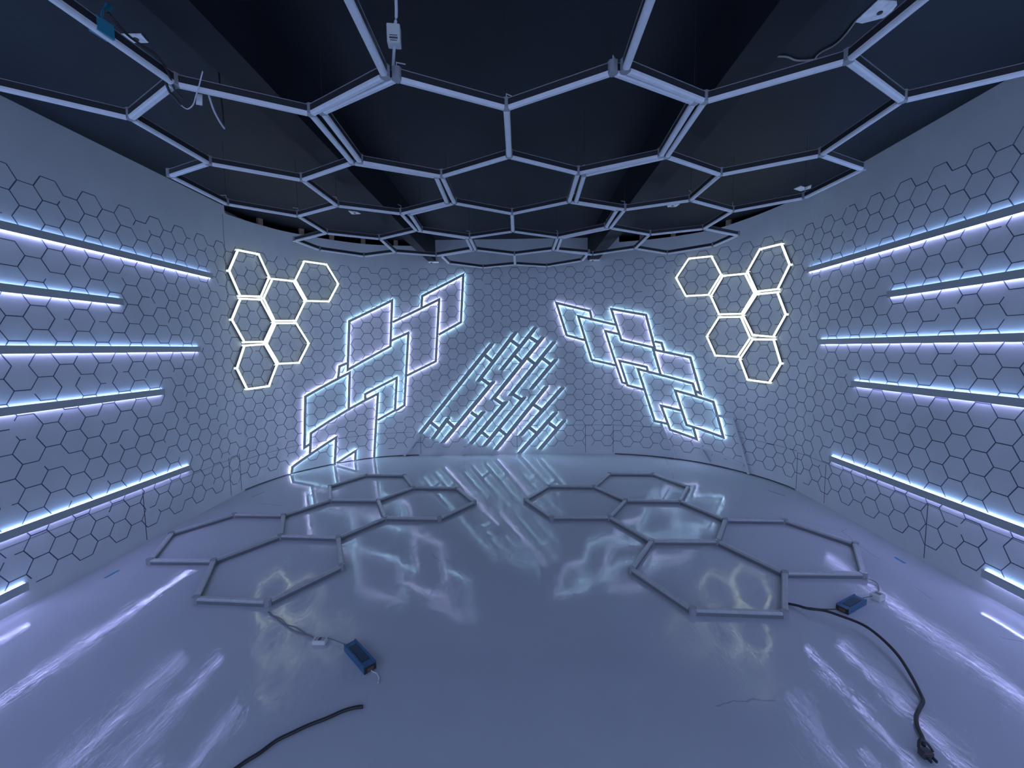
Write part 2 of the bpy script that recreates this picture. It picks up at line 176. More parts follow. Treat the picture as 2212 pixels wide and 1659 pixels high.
def floor_material():
    m = bpy.data.materials.new('floor_gloss_paint'); m.use_nodes = True
    nt = m.node_tree; b = nt.nodes['Principled BSDF']; L = nt.links.new
    tc = nt.nodes.new('ShaderNodeTexCoord')
    def noise(scale, detail=4, rough=.55, stretch=None, dist=0):
        n = nt.nodes.new('ShaderNodeTexNoise'); n.inputs['Scale'].default_value = scale
        n.inputs['Detail'].default_value = detail; n.inputs['Roughness'].default_value = rough
        n.inputs['Distortion'].default_value = dist
        if stretch:
            mp = nt.nodes.new('ShaderNodeMapping'); mp.inputs['Scale'].default_value = stretch[:3]
            mp.inputs['Rotation'].default_value = (0, 0, stretch[3])
            L(tc.outputs['Object'], mp.inputs['Vector']); L(mp.outputs['Vector'], n.inputs['Vector'])
        else: L(tc.outputs['Object'], n.inputs['Vector'])
        return n
    big = noise(.9, 3)
    cr = nt.nodes.new('ShaderNodeValToRGB')
    cr.color_ramp.elements[0].color = (.43, .465, .50, 1); cr.color_ramp.elements[1].color = (.49, .525, .56, 1)
    L(big.outputs['Fac'], cr.inputs['Fac'])
    # hairline cracks in the paint
    vo = nt.nodes.new('ShaderNodeTexVoronoi'); vo.feature = 'DISTANCE_TO_EDGE'; vo.inputs['Scale'].default_value = .45
    wob = noise(3, 5); mx = nt.nodes.new('ShaderNodeMix'); mx.data_type = 'VECTOR'; mx.inputs['Factor'].default_value = .12
    L(tc.outputs['Object'], mx.inputs[4]); L(wob.outputs['Color'], mx.inputs[5]); L(mx.outputs[1], vo.inputs['Vector'])
    ck = nt.nodes.new('ShaderNodeMath'); ck.operation = 'LESS_THAN'; ck.inputs[1].default_value = .0012
    L(vo.outputs['Distance'], ck.inputs[0])
    gate = noise(1.3, 2); gt = nt.nodes.new('ShaderNodeMath'); gt.operation = 'GREATER_THAN'; gt.inputs[1].default_value = .56
    L(gate.outputs['Fac'], gt.inputs[0])
    cg = nt.nodes.new('ShaderNodeMath'); cg.operation = 'MULTIPLY'; L(ck.outputs[0], cg.inputs[0]); L(gt.outputs[0], cg.inputs[1])
    cm = nt.nodes.new('ShaderNodeMath'); cm.operation = 'MULTIPLY'; cm.inputs[1].default_value = .35; L(cg.outputs[0], cm.inputs[0])
    cx = nt.nodes.new('ShaderNodeMix'); cx.data_type = 'RGBA'
    L(cm.outputs[0], cx.inputs['Factor']); L(cr.outputs['Color'], cx.inputs[6]); cx.inputs[7].default_value = (.1, .12, .2, 1)
    L(cx.outputs[2], b.inputs['Base Color'])
    rn = noise(1.7, 4)
    rr = nt.nodes.new('ShaderNodeMapRange'); rr.inputs['From Min'].default_value = .35; rr.inputs['From Max'].default_value = .65
    rr.inputs['To Min'].default_value = .035; rr.inputs['To Max'].default_value = .075
    L(rn.outputs['Fac'], rr.inputs['Value']); L(rr.outputs[0], b.inputs['Roughness'])
    b.inputs['Specular IOR Level'].default_value = .65
    # roller marks: shallow waves, stretched fine ripples and grain
    def mul(sock, k):
        n = nt.nodes.new('ShaderNodeMath'); n.operation = 'MULTIPLY'; L(sock, n.inputs[0])
        if isinstance(k, float): n.inputs[1].default_value = k
        else: L(k, n.inputs[1])
        return n.outputs[0]
    def add(a, b_):
        n = nt.nodes.new('ShaderNodeMath'); L(a, n.inputs[0]); L(b_, n.inputs[1]); return n.outputs[0]
    w1 = noise(3.0, 2, .5); w2 = noise(13, 3, .5, (1, .5, 1, .5), .6); w3 = noise(42, 4, .6, (1, .35, 1, -.6), 1.0)
    pm = noise(1.6, 2); pr = nt.nodes.new('ShaderNodeMapRange'); pr.inputs['From Min'].default_value = .4; pr.inputs['From Max'].default_value = .62
    pr.inputs['To Min'].default_value = .2; pr.inputs['To Max'].default_value = 1.0; L(pm.outputs['Fac'], pr.inputs['Value'])
    hsum = add(mul(w1.outputs['Fac'], .07), add(mul(w2.outputs['Fac'], .027), mul(mul(w3.outputs['Fac'], .046), pr.outputs[0])))
    bp = nt.nodes.new('ShaderNodeBump'); bp.inputs['Strength'].default_value = 1.0; bp.inputs['Distance'].default_value = .016
    L(hsum, bp.inputs['Height']); L(bp.outputs['Normal'], b.inputs['Normal'])
    return m
M['floor'] = floor_material()

# ------------------------------------------------------------------ the curved wall as a (s, z) surface
PW = np.array(D['path'])
for i0, i1 in ((0, 1), (-1, -2)):
    k = (YF-PW[i1][1])/(PW[i0][1]-PW[i1][1]); PW[i0] = PW[i1]+(PW[i0]-PW[i1])*k
SOFF = 6.7-abs(PW[1][1]-PW[0][1])   # keeps the measured arc lengths
SS = SOFF+np.r_[0, np.cumsum(np.hypot(*np.diff(PW, axis=0).T))]
TAN = np.gradient(PW, SS, axis=0); TAN /= np.linalg.norm(TAN, axis=1)[:, None]
def wp(s, z, d=0.0):
    """point on the wall at arc length s and height z, d metres out into the room"""
    x = np.interp(s, SS, PW[:, 0]); y = np.interp(s, SS, PW[:, 1])
    tx = np.interp(s, SS, TAN[:, 0]); ty = np.interp(s, SS, TAN[:, 1]); n = math.hypot(tx, ty)
    return np.array((x + d*ty/n, y - d*tx/n, z))
S_END = SS[-1]
def top_of(s):
    if 7.0 < s < 9.45 or 12.25 < s < 13.5: return 2.985
    if 13.5 <= s < 14.4: return 2.985+.075*(s-13.5)/.9
    return CEIL_Z
def foot_of(s):
    if 7.02 < s < 9.38 or 12.22 < s < 14.58: return .014
    return 0.0

COLK = [(0, 5.306), (2, 5.568), (4, 5.842), (6, 6.114), (8, 6.367), (10, 6.635), (24, 8.459), (26, 8.722), (28, 8.985), (30, 9.257), (32, 9.516), (34, 9.781), (38, 10.29), (40, 10.542), (42, 10.802), (44, 11.053), (46, 11.313), (48, 11.576), (50, 11.844), (55, 12.523), (57, 12.789), (63, 13.588), (65, 13.855), (73, 14.858), (75, 15.146), (77, 15.418), (79, 15.7), (81, 15.967), (83, 16.233)]
def col_s(k):
    if k < 0: return 5.306+.1335*k
    if k > 83: return 16.233+.1345*(k-83)
    return float(np.interp(k, [q[0] for q in COLK], [q[1] for q in COLK]))
def hex_edges():
    """line segments (in s, z) of the honeycomb painted on the walls, some worn away"""
    E = {}
    for k in range(-36, 118):
        s = col_s(k)
        if not (SOFF+.1 < s < S_END-.1): continue
        odd = k % 2
        zt = (2.67 if k >= 53 else 2.52) if odd else 2.595
        n = 0
        while zt-.15*n > (.2 if odd else .13):
            zc = zt-.15*n; n += 1
            key = round(zc*1000)
            # vertices indexed in lattice units so that neighbours share them
            hz = round(zc/.075, 2)
            vs = [(k-1/3, hz+1), (k+1/3, hz+1), (k+2/3, hz), (k+1/3, hz-1), (k-1/3, hz-1), (k-2/3, hz)]
            for i in range(6):
                a, b = vs[i], vs[(i+1) % 6]
                a = (round(a[0], 2), round(a[1], 2)); b = (round(b[0], 2), round(b[1], 2))
                E[tuple(sorted((a, b)))] = 1
    out = []
    rnd = random.Random(3)
    for a, b in sorted(E):
        p = (col_s(a[0]), a[1]*.075); q = (col_s(b[0]), b[1]*.075)
        t0, t1 = 0.0, 1.0; u = rnd.random()
        if u < .018: continue
        if u < .05: t1 = rnd.uniform(.35, .8)
        elif u < .085: t0 = rnd.uniform(.2, .65)
        out.append(((p[0]+(q[0]-p[0])*t0, p[1]+(q[1]-p[1])*t0), (p[0]+(q[0]-p[0])*t1, p[1]+(q[1]-p[1])*t1), rnd.uniform(.0023, .0032)))
    return out

HEXE = hex_edges()
SEAMS = []
for s, z0, z1 in ((5.781, .02, .42), (6.81, .02, .425), (6.973, .02, .43), (9.406, .02, .335), (10.81, .02, .43), (11.80, .02, .425), (12.197, .02, .44), (14.593, .02, .41), (15.009, .02, .40), (16.061, .02, .42), (4.0, .02, .42), (2.2, .02, .42), (17.9, .02, .42)):
    SEAMS.append(((s, z0), (s, z1), .0028))
for s0, s1, z in ((1.4, 6.97, .405), (6.98, 9.4, .345), (10.8, 12.18, .427), (12.2, 14.58, .425), (14.6, 20.0, .41)):
    k = s0
    while k < s1-.01:
        SEAMS.append(((k, z), (min(k+.15, s1), z), .0014)); k += .15
SEAMS.append(((6.96, 2.1), (6.97, 2.97), .002))

def build_wall(name, s0, s1):
    st = sorted(set([s0, s1] + [s for s in SS if s0 < s < s1] + list(np.arange(s0+.2, s1, .25))))
    # drop near-duplicates, add step positions so that top and foot step sharply
    for q in (7.0, 9.45, 12.25, 14.4, 7.02, 9.38, 12.22, 14.58):
        for e in (-.002, .002):
            if s0 < q+e < s1: st.append(q+e)
    st = sorted(st); st = [s for i, s in enumerate(st) if i == 0 or s-st[i-1] > .0015]
    V, F, fm = [], [], []
    for s in st:
        for d in (0, -.04):
            V.append(wp(s, foot_of(s), d)); V.append(wp(s, top_of(s), d))
    for i in range(len(st)-1):
        b = i*4
        F += [(b, b+4, b+5, b+1), (b+2, b+3, b+7, b+6), (b+1, b+5, b+7, b+3), (b, b+2, b+6, b+4)]
    F += [(0, 1, 3, 2), (len(V)-4, len(V)-2, len(V)-1, len(V)-3)]
    fm = [0]*len(F)
    for p, q, w in HEXE+SEAMS:
        ms = (p[0]+q[0])/2
        if not s0 <= ms < s1: continue
        dx, dz = q[0]-p[0], q[1]-p[1]; l = math.hypot(dx, dz)+1e-9
        nx, nz = -dz/l*w, dx/l*w
        b = len(V)
        for d in (.0009, .00005):
            for (s, z) in ((p[0]-nx, p[1]-nz), (q[0]-nx, q[1]-nz), (q[0]+nx, q[1]+nz), (p[0]+nx, p[1]+nz)):
                V.append(wp(s, z, d))
        F += [(b, b+1, b+2, b+3), (b, b+4, b+5, b+1), (b+1, b+5, b+6, b+2), (b+2, b+6, b+7, b+3), (b+3, b+7, b+4, b)]
        fm += [1]*5
    o = mesh_obj(name, V, F, [M['wall'], M['line']], fm=fm)
    tag(o, kind='structure'); return o
build_wall('wall_left', SOFF, 6.971)
build_wall('wall_back', 6.971, 14.595)
build_wall('wall_right', 14.595, S_END)

# shell of the building behind the curved partition, floor, ceiling
V, F = [], []
box(V, F, (-3.11, (YF+6.6)/2, CEIL_Z/2), (.03, 0, 0), (0, (6.6-YF)/2, 0), (0, 0, CEIL_Z/2))
box(V, F, (3.36, (YF+6.6)/2, CEIL_Z/2), (.03, 0, 0), (0, (6.6-YF)/2, 0), (0, 0, CEIL_Z/2))
box(V, F, (.12, 6.63, CEIL_Z/2), (3.26, 0, 0), (0, .03, 0), (0, 0, CEIL_Z/2))
tag(mesh_obj('wall_outer', V, F, M['outer']), kind='structure')
V, F = [], []; box(V, F, (.1, 2.0, -.05), (3.5, 0, 0), (0, 4.7, 0), (0, 0, .05))
tag(mesh_obj('floor', V, F, M['floor']), kind='structure')
V, F = [], []; box(V, F, (.1, (YF+6.7)/2, CEIL_Z+.05), (3.5, 0, 0), (0, (6.7-YF)/2, 0), (0, 0, .05))
tag(mesh_obj('ceiling', V, F, M['ceil']), kind='structure')

# two dark beams under the ceiling, ending against the back wall
def beam(label, near, far):
    (l0, r0), (l1, r1) = near, far
    zb = 2.75; y0, y1 = YF, 5.93
    root = thing('ceiling_beam', label, 'beam', ((l0+r0)/2, 2, zb))
    P = []
    for (l, r, y) in ((l0, r0, y0), (l1, r1, y1)):
        P += [(l, y, zb), (r, y, zb), (r, y, CEIL_Z), (l, y, CEIL_Z)]
    part('beam_body', P, [(0, 3, 2, 1), (4, 5, 6, 7), (0, 1, 5, 4), (1, 2, 6, 5), (2, 3, 7, 6), (3, 0, 4, 7)], M['beam'], root)
    V, F = [], []; box(V, F, ((l1+r1)/2+.02, y1-.03, zb-.006), (.07, 0, 0), (0, .03, 0), (0, 0, .006))
    part('end_plate', V, F, M['plaster'], root)['label'] = 'small white plate under the beam end'
    V, F = [], []; box(V, F, ((l1+r1)/2-.01, y1-.03, zb-.016), (.008, 0, 0), (0, .008, 0), (0, 0, .006))
    part('bolt', V, F, M['black'], root)
beam('dark ceiling beam on the left, running back to the wall', (-1.265-.0315*(1.73-YF), -1.098-.0132*(1.55-YF)), (-1.132, -1.042))
beam('dark ceiling beam on the right, running back to the wall', (.961-.0256*(1.58-YF), 1.164-.021*(3.25-YF)), (1.073, 1.22))

# wood blocks on top of the curved partition, in the gap under the ceiling
nwood = 0
for i, s in enumerate((7.45, 7.95, 8.32, 8.72, 9.15, 12.55, 12.95, 13.35, 13.62)):
    V, F = [], []
    a = wp(s, 3.0225, -.02); t = wp(s+.05, 0, -.02)-wp(s-.05, 0, -.02); t /= np.linalg.norm(t); n = np.array((t[1], -t[0], 0))
    box(V, F, a, t*.028, n*.018, (0, 0, .0365))
    where = ['first from the left corner', 'second from the left corner', 'third from the left corner', 'fourth from the left corner', 'next to the left beam', 'next to the right beam', 'second from the right beam', 'third from the right beam', 'nearest the right corner'][i]
    tag(mesh_obj('wood_block', V, F, M['wood']), 'raw wood block in the gap above the curved wall, '+where, 'block', 'wood blocks above the curved wall')

# ------------------------------------------------------------------ light profiles on the wall
def offs(P, closed, w):
    """polyline P in (s,z) offset sideways by w with mitred corners"""
    P = [np.array(p, float) for p in P]; n = len(P); out = []
    for i in range(n):
        d0 = P[i]-P[i-1] if (i > 0 or closed) else None
        d1 = P[(i+1) % n]-P[i] if (i < n-1 or closed) else None
        if d0 is None: d0 = d1
        if d1 is None: d1 = d0
        n0 = np.array((-d0[1], d0[0]))/np.linalg.norm(d0); n1 = np.array((-d1[1], d1[0]))/np.linalg.norm(d1)
        m = n0+n1; k = m@n1
        m = m/max(k, .35)
        out.append(P[i]+m*w)
    return out

def profile(P, closed, half, depth, rows, step=.06, cut=None):
    """sweep a cross-section along the wall. rows = list of (side offset, depth) in order round the section"""
    lines = [offs(P, closed, r[0]) for r in rows]
    if cut is not None and not closed:   # horizontal end cuts: slide ends along the bar to a common height
        d = np.array(P[-1])-np.array(P[0]); d = d/np.linalg.norm(d)
        for ln in lines:
            ln[0] = ln[0]+d*((P[0][1]-ln[0][1])/d[1]); ln[-1] = ln[-1]+d*((P[-1][1]-ln[-1][1])/d[1])
    n = len(P); segs = [(i, (i+1) % n) for i in range(n if closed else n-1)]
    V, F = [], []; m = len(rows)
    for si, (i, j) in enumerate(segs):
        L = np.linalg.norm(np.array(P[j], float)-np.array(P[i], float)); k = max(1, int(L/step))
        for q in range(k + (1 if (si == len(segs)-1 and not closed) else 0)):
            t = q/k
            for r, ln in zip(rows, lines):
                s, z = ln[i]*(1-t)+ln[j]*t
                V.append(wp(s, max(z, .002), r[1]))
    N = len(V)//m
    for a in range(N if closed else N-1):
        b = (a+1) % N
        for k in range(m):
            F.append((a*m+k, a*m+(k+1) % m, b*m+(k+1) % m, b*m+k))
    if not closed:
        F += [tuple(range(m))[::-1], tuple(range((N-1)*m, N*m))]
    return V, F

def wall_light(name, label, cat, group, P, closed, width, depth, cl, cr, cover='cover', cut=None, root=None, coverpart='cover', sh=.62):
    h = width/2
    V, F = profile(P, closed, h, depth, [(-h, depth*.72), (-h, depth), (h, depth), (h, depth*.72), (h-.007, depth*.72-.001), (h-.007, .001), (-h+.007, .001), (-h+.007, depth*.72-.001)], cut=cut)
    if root is None:
        c = wp(*P[0]); root = thing(name, label, cat, tuple(c), group); par = None
    else: par = 'sub'
    o = part(coverpart, V, F, M[cover], root)
    for side, m in ((-1, cl), (1, cr)):
        if m is None: continue
        V, F = profile(P, closed, h, depth, [(side*(h-.0066), depth*sh+.001), (side*(h-.0035), depth*sh), (side*(h-.0035), .0015), (side*(h-.0066), .0015)], cut=cut)
        part('led_strip', V, F, M[m], root, under=(o if par else None))
    return root

# six horizontal bars on each side wall (they run on past the camera)
LBAR = [(1.45, 6.723, 2.292), (1.45, 5.73, 1.929), (1.45, 6.487, 1.568), (1.45, 6.04, 1.208), (1.45, 6.26, .485), (1.45, 4.93, .133)]
RBAR = [(14.64, S_END-.15, 2.288), (15.63, S_END-.15, 1.922), (14.85, S_END-.15, 1.568), (15.31, S_END-.15, 1.203), (15.09, S_END-.15, .485), (16.47, S_END-.15, .138)]
ordn = ['top', 'second from the top', 'third from the top', 'fourth from the top', 'fifth from the top', 'lowest']
for side, BB in (('left', LBAR), ('right', RBAR)):
    for i, (a, b, z) in enumerate(BB):
        wall_light('linear_wall_light', 'long grey backlit bar on the %s side wall, %s of six' % (side, ordn[i]), 'wall light', 'long bar lights on the side walls', [(a, z), (b, z)], False, .050, .032, 'down', 'up', sh=.36)

# parallelogram frames
def frames(S, spec, side):
    for k, label, cl, cr in spec:
        P, closed = D[S][k]
        if isinstance(label, str):
            r = wall_light('rhombus_light', label, 'wall light', 'slanted rhombus lights %s of the middle' % side, P, bool(closed), .034, .028, cl, cr, coverpart='frame')
            last = r
        else:
            wall_light('', '', '', None, P, bool(closed), .034, .028, cl, cr, root=last, coverpart='frame')
frames('rhL', [
 ('Ra', 'slanted rhombus light frame at the top right tip of the left cluster', 'lilac', 'cyan'),
 ('Rb', 'slanted rhombus light frame just below the topmost tip frame of the left cluster', 'lilac', 'lilac'),
 ('Rc', 'complete slanted rhombus light frame beside the left group of glowing hexagons', 'lilac', 'cyan'),
 ('Rd2', 'large slanted rhombus light frame in the middle of the left cluster, partly hidden behind others', 'cyan', 'lilac'),
 ('Rd1', None, 'cyan', 'lilac'),
 ('Rf', 'tall slanted rhombus light frame at the left edge of the left cluster', 'lilac', 'cyan'),
 ('Rg', 'large slanted frame with a leg down to the floor, front of the left cluster', 'lilac', 'cyan'),
 ('Ri', 'narrow inner rhombus light frame tucked behind the frame with the floor leg', 'cyan', 'cyan'),
 ('Rh', 'slanted light frame at the floor, lower left corner of the left cluster', 'cyan', 'lilac'),
 ('Rj', 'smallest slanted light piece standing at the floor in the left cluster', 'lilac', 'cyan')], 'left')
frames('rhR', [
 ('Qa', 'slanted rhombus light frame at the top left tip of the right cluster', 'lilac', 'cyan'),
 ('Qb', 'slanted rhombus light frame second from the left tip of the right cluster', 'cyan', 'cyan'),
 ('Qc', 'complete upper rhombus light frame of the right cluster, nearest the glowing hexagons', 'lilac', 'cyan'),
 ('Qd2', 'large rhombus light frame in the middle of the right cluster, partly hidden', 'lilac', 'cyan'),
 ('Qd1', None, 'cyan', 'cyan'),
 ('Qe', 'right hand rhombus light frame of the right cluster with a narrow foot', 'lilac', 'cyan'),
 ('Qf', 'narrow inner rhombus light frame on the lower left edge of the right cluster', 'lilac', 'cyan'),
 ('Qg', 'tall slanted light frame in front, lower middle of the right cluster', 'cyan', 'cyan'),
 ('Qh', 'complete lowest right rhombus light frame of the right cluster', 'cyan', 'cyan'),
 ('Qi', 'small lowest left rhombus light frame of the right cluster', 'lilac', 'cyan')], 'right')
# unlit, wall-coloured lengths of the same profile below the right cluster
for k, (P, label) in enumerate(zip(D['unlitR'], ('long unlit wall-coloured strip bending down to the floor right of the right cluster', 'unlit wall-coloured strip leading to the floor below the right cluster', 'unlit wall-coloured strip lying low and slanted between the two upright ones', 'short unlit wall-coloured strip at the floor under the lowest rhombus'))):
    wall_light('unlit_wall_strip', label, 'wall strip', 'unlit strips below the right cluster', P, False, .031, .028, None, None, cover='primed')

# fan of slanted bars in the middle
names = {
 'L1': 'longest slanted light bar, left edge of the middle array, foot on the floor',
 'L2': 'slanted light bar right of the longest bar, upper row of the middle array',
 'L3': 'slanted light bar reaching highest at the top of the middle array',
 'L4': 'long slanted light bar right of the highest one in the middle array',
 'L5': 'slanted light bar second from the right in the upper row of the middle array',
 'L6': 'rightmost slanted light bar in the upper row of the middle array',
 'M0': 'short slanted light bar beside the foot of the longest bar in the middle array',
 'M1': 'long slanted light bar of the lower row, nearest the longest bar',
 'M2': 'short slanted light bar second in the lower row of the middle array',
 'M3': 'slanted light bar third in the lower row of the middle array',
 'M4': 'slanted light bar fourth in the lower row of the middle array',
 'M5': 'longest bar of the lower row of the middle array, foot just above the floor',
 'M6': 'slanted light bar third from the lower right corner of the middle array',
 'M7': 'slanted light bar second from the lower right corner of the middle array',
 'M8': 'slanted light bar at the lower right corner of the middle array'}
BARROOT = {}
for i, (k, label) in enumerate(names.items()):
    P = D['dg'][k]
    cl, cr = ('mint', 'mint') if i % 4 != 3 else ('mint', 'lilac')
    BARROOT[k] = wall_light('slanted_light_bar', label, 'wall light', 'slanted light bars in the middle', P, False, .058, .030, cl, cr, cut=True)
    if k in D['unlit']:
        Q = D['unlit'][k]
        if k == 'L1': Q = [P[1], Q[1]]
        V, F = profile([P[1], Q[1]], False, .026, .03, [(-.029, .021), (-.029, .03), (.029, .03), (.029, .021), (.022, .001), (-.022, .001)])
        part('unlit_end', V, F, M['primed'], BARROOT[k])['label'] = 'wall-coloured unlit lower end'
for k, P in D['rg'].items():
    root = BARROOT[k[:2]]
    wall_light('', '', '', None, P, False, .050, .029, 'mint', 'mint', root=root, coverpart='crossbar')

# glowing hexagons
def wall_hex(P, label):
    c = np.mean([wp(s, z) for s, z in P], axis=0)
    root = thing('hexagon_light', label, 'wall light', tuple(c), 'glowing hexagons on the back wall')
    cen = np.mean(np.array(P), axis=0)
    Q = [np.array(p)+(cen-np.array(p))*.024 for p in P]
    pts = [wp(s, z, .030) for s, z in Q]
    nrm = np.cross(pts[2]-pts[0], pts[4]-pts[0]); nrm /= np.linalg.norm(nrm)
    inward = wp(*cen, 1)-wp(*cen, 0)
    if nrm@inward < 0: nrm = -nrm
    V, F = [], []
    for i in range(6):
        A, B = pts[i], pts[(i+1) % 6]; t = (B-A)/np.linalg.norm(B-A)
        v, f = sweep([(-.0105, 0), (.0105, 0), (.010, .008), (.0055, .013), (-.0055, .013), (-.010, .008)], A+t*.012, B-t*.012, nrm)
        o = part('light_tube', v, f, M['hexglow'], root)
        v, f = sweep([(-.009, -.026), (.009, -.026), (.0105, -.001), (-.0105, -.001)], A+t*.012, B-t*.012, nrm)
        part('back_rail', v, f, M['rail'], root, under=o)
    for p in pts:
        v, f = [], []
        a = np.cross(nrm, (0, 0, 1)); a /= np.linalg.norm(a); b = np.cross(nrm, a); k = 8
        for d in (-.026, .0125):
            for q in range(k): v.append(p+.0115*(math.cos(q*2*math.pi/k)*a+math.sin(q*2*math.pi/k)*b)+nrm*d)
        f = [(q, (q+1) % k, k+(q+1) % k, k+q) for q in range(k)]+[tuple(range(k))[::-1], tuple(range(k, 2*k))]
        part('corner_joint', v, f, M['hexjoint'], root)
M['hexjoint'] = glow('lit_joint', (.86, 1.0, .84), HEX_S*.5)
for i, P in enumerate(D['hexL']):
    wall_hex(P, 'glowing hexagon on the left, ' + ['top left one, tall beside the left wall corner', 'central one touching four others', 'upper right one, sticking out on its own', 'middle one of the leftmost column', 'lower right one of its group', 'bottom one of the leftmost column'][i])
for i, P in enumerate(D['hexR']):
    wall_hex(P, 'glowing hexagon on the right, ' + ['upper left one, sticking out on its own', 'central one touching four others', 'top right one, tall beside the right wall corner', 'middle one of the rightmost column', 'lower left one of its group', 'bottom one of the rightmost column'][i])

# ------------------------------------------------------------------ ceiling light grids
KZ = D['kz']
def hexprism(r, z0, z1, k=8):
    V = [(r*math.cos(q*2*math.pi/k), r*math.sin(q*2*math.pi/k), z) for z in (z0, z1) for q in range(k)]
    F = [(q, (q+1) % k, k+(q+1) % k, k+q) for q in range(k)]+[tuple(range(k))[::-1], tuple(range(k, 2*k))]
    return V, F
def shared(mesh, name, loc, parent):
    o = bpy.data.objects.new(name, mesh); C.objects.link(o); o.location = loc; o.parent = parent; return o
def mesh_only(name, V, F, m):
    o = mesh_obj(name, V, F, m); me = o.data; bpy.data.objects.remove(o); return me
JOINT = mesh_only('joint', *hexprism(.021, -.006, .040), M['joint'])
CLIP = None
def clip_mesh():
    V, F = [], []
    box(V, F, (.0, 0, .052), (.0015, 0, 0), (0, .0015, 0), (0, 0, .012)); box(V, F, (.018, 0, .062), (.018, 0, 0), (0, .0015, 0), (0, 0, .0015))
    return mesh_only('hook', V, F, M['pwire'])
HOOK = clip_mesh()
WIRE = mesh_only('hanger_wire', *tube([(0, 0, .04), (0, 0, CEIL_Z-KZ)], .0012, 5, False), M['black'])
def ceiling_grid(K, label, wires):
    n = [np.array((x, y, KZ)) for x, y in K['n']]
    c = np.mean(n, axis=0)
    root = thing('ceiling_light_grid', label, 'ceiling light', tuple(c), 'hexagon light grids hung from the ceiling')
    for i, j in K['e']:
        A, B = n[i], n[j]; t = (B-A)/np.linalg.norm(B-A)
        A2, B2 = A+t*.016, B-t*.016
        v, f = sweep([(-.015, .004), (-.013, -.005), (-.007, -.010), (.007, -.010), (.013, -.005), (.015, .004)], A2, B2)
        o = part('light_tube', v, f, M['diff'], root)
        v, f = sweep([(-.014, .0045), (.014, .0045), (.014, .031), (-.014, .031)], A2, B2)
        r = part('side_rail', v, f, M['clear'], root, under=o); r['label'] = 'smoky dark upper rail'
        v, f = sweep([(-.016, .0312), (.016, .0312), (.016, .0335), (-.016, .0335)], A2, B2)
        part('top_lip', v, f, M['joint'], root, under=o)
    for k, p in enumerate(n):
        q = tuple(p-c)
        shared(JOINT, 'joint', q, root)
        if k in wires or k % 3 == 0:
            h = shared(HOOK, 'hook', q, root); h.rotation_euler.z = k*1.1
            shared(WIRE, 'hanger_wire', q, root)
    return root
ceiling_grid(D['kitC'], 'middle honeycomb light grid, unlit, hung under the dark ceiling', (0,))
ceiling_grid(D['kitL'], 'left honeycomb light grid, unlit, hung under the dark ceiling', (1,))
ceiling_grid(D['kitR'], 'right honeycomb light grid, unlit, hung under the dark ceiling', (2,))

# ------------------------------------------------------------------ floor light grids
FJ = mesh_only('joint', *hexprism(.0225, .0, .041), M['joint'])
def floor_grid(K, label):
    n = [np.array((x, y, 0.)) for x, y in K['n']]
    c = np.mean(n, axis=0)
    root = thing('floor_light_grid', label, 'floor light', tuple(c), 'hexagon light grids on the floor')
    for i, j in K['e']:
        A, B = n[i], n[j]; t = (B-A)/np.linalg.norm(B-A)
        A2, B2 = A+t*.017, B-t*.017
        v, f = sweep([(-.017, .0215), (.017, .0215), (.017, .030), (.011, .037), (-.011, .037), (-.017, .030)], A2, B2)
        o = part('light_tube', v, f, M['fdiff'], root)
        v, f = sweep([(-.016, .001), (.016, .001), (.016, .021), (-.016, .021)], A2, B2)
        part('base_rail', v, f, M['rail2'], root, under=o)
    for p in n: shared(FJ, 'joint', tuple(p-c), root)
    return root
M['rail2'] = mat('grey_base_rail', (.17, .18, .19), .35)
floor_grid(D['floorL'], 'left group of five joined hexagon frames lying unlit on the floor')
floor_grid(D['floorR'], 'right group of five joined hexagon frames lying unlit on the floor')

# ------------------------------------------------------------------ things on the floor
def frame_of(q):
    """centre, long axis, short axis of a measured footprint"""
    q = [np.array(p) for p in q]; c = np.mean(q, axis=0)
    return c, q
def driver(c, ang, L, W, H, label):
    root = thing('power_supply', label, 'power supply', (c[0], c[1], 0)); root.rotation_euler.z = ang
    bm = bmesh.new(); V = []
    prof = [(-W/2, 0), (W/2, 0), (W/2, H), (W/2-.004, H), (W/2-.007, H-.005), (-W/2+.007, H-.005), (-W/2+.004, H), (-W/2, H)]
    v, f = sweep([(x, y) for x, y in prof], (-L/2, 0, .001), (L/2, 0, .001))
    for o in (mesh_obj('case', v, f, M['blue'], parent=root),): pass
    V, F = [], []; box(V, F, (-.004, 0, H-.0035), (L*.33, 0, 0), (0, W*.30, 0), (0, 0, .0012))
    top = mesh_obj('label_plate', V, F, M['dark'], parent=root); top['label'] = 'dark printed plate'
    V, F = [], []
    for k in range(6): box(V, F, (-.004, (k-2.5)*W*.095, H-.0019), (L*.30, 0, 0), (0, W*.014, 0), (0, 0, .0004))
    mesh_obj('print', V, F, M['blue'], parent=top)
    for s in (-1, 1):
        V, F = [], []; box(V, F, (s*(L/2-.002), 0, H*.45), (.004, 0, 0), (0, W*.49, 0), (0, 0, H*.43))
        e = mesh_obj('end_cap', V, F, M['dark'] if s > 0 else M['white'], parent=root)
        V, F = [], []; box(V, F, (s*(L/2+.003), 0, H*.45), (.003, 0, 0), (0, W*.25, 0), (0, 0, H*.25))
        mesh_obj('terminal', V, F, M['brown'], parent=e)
    return root
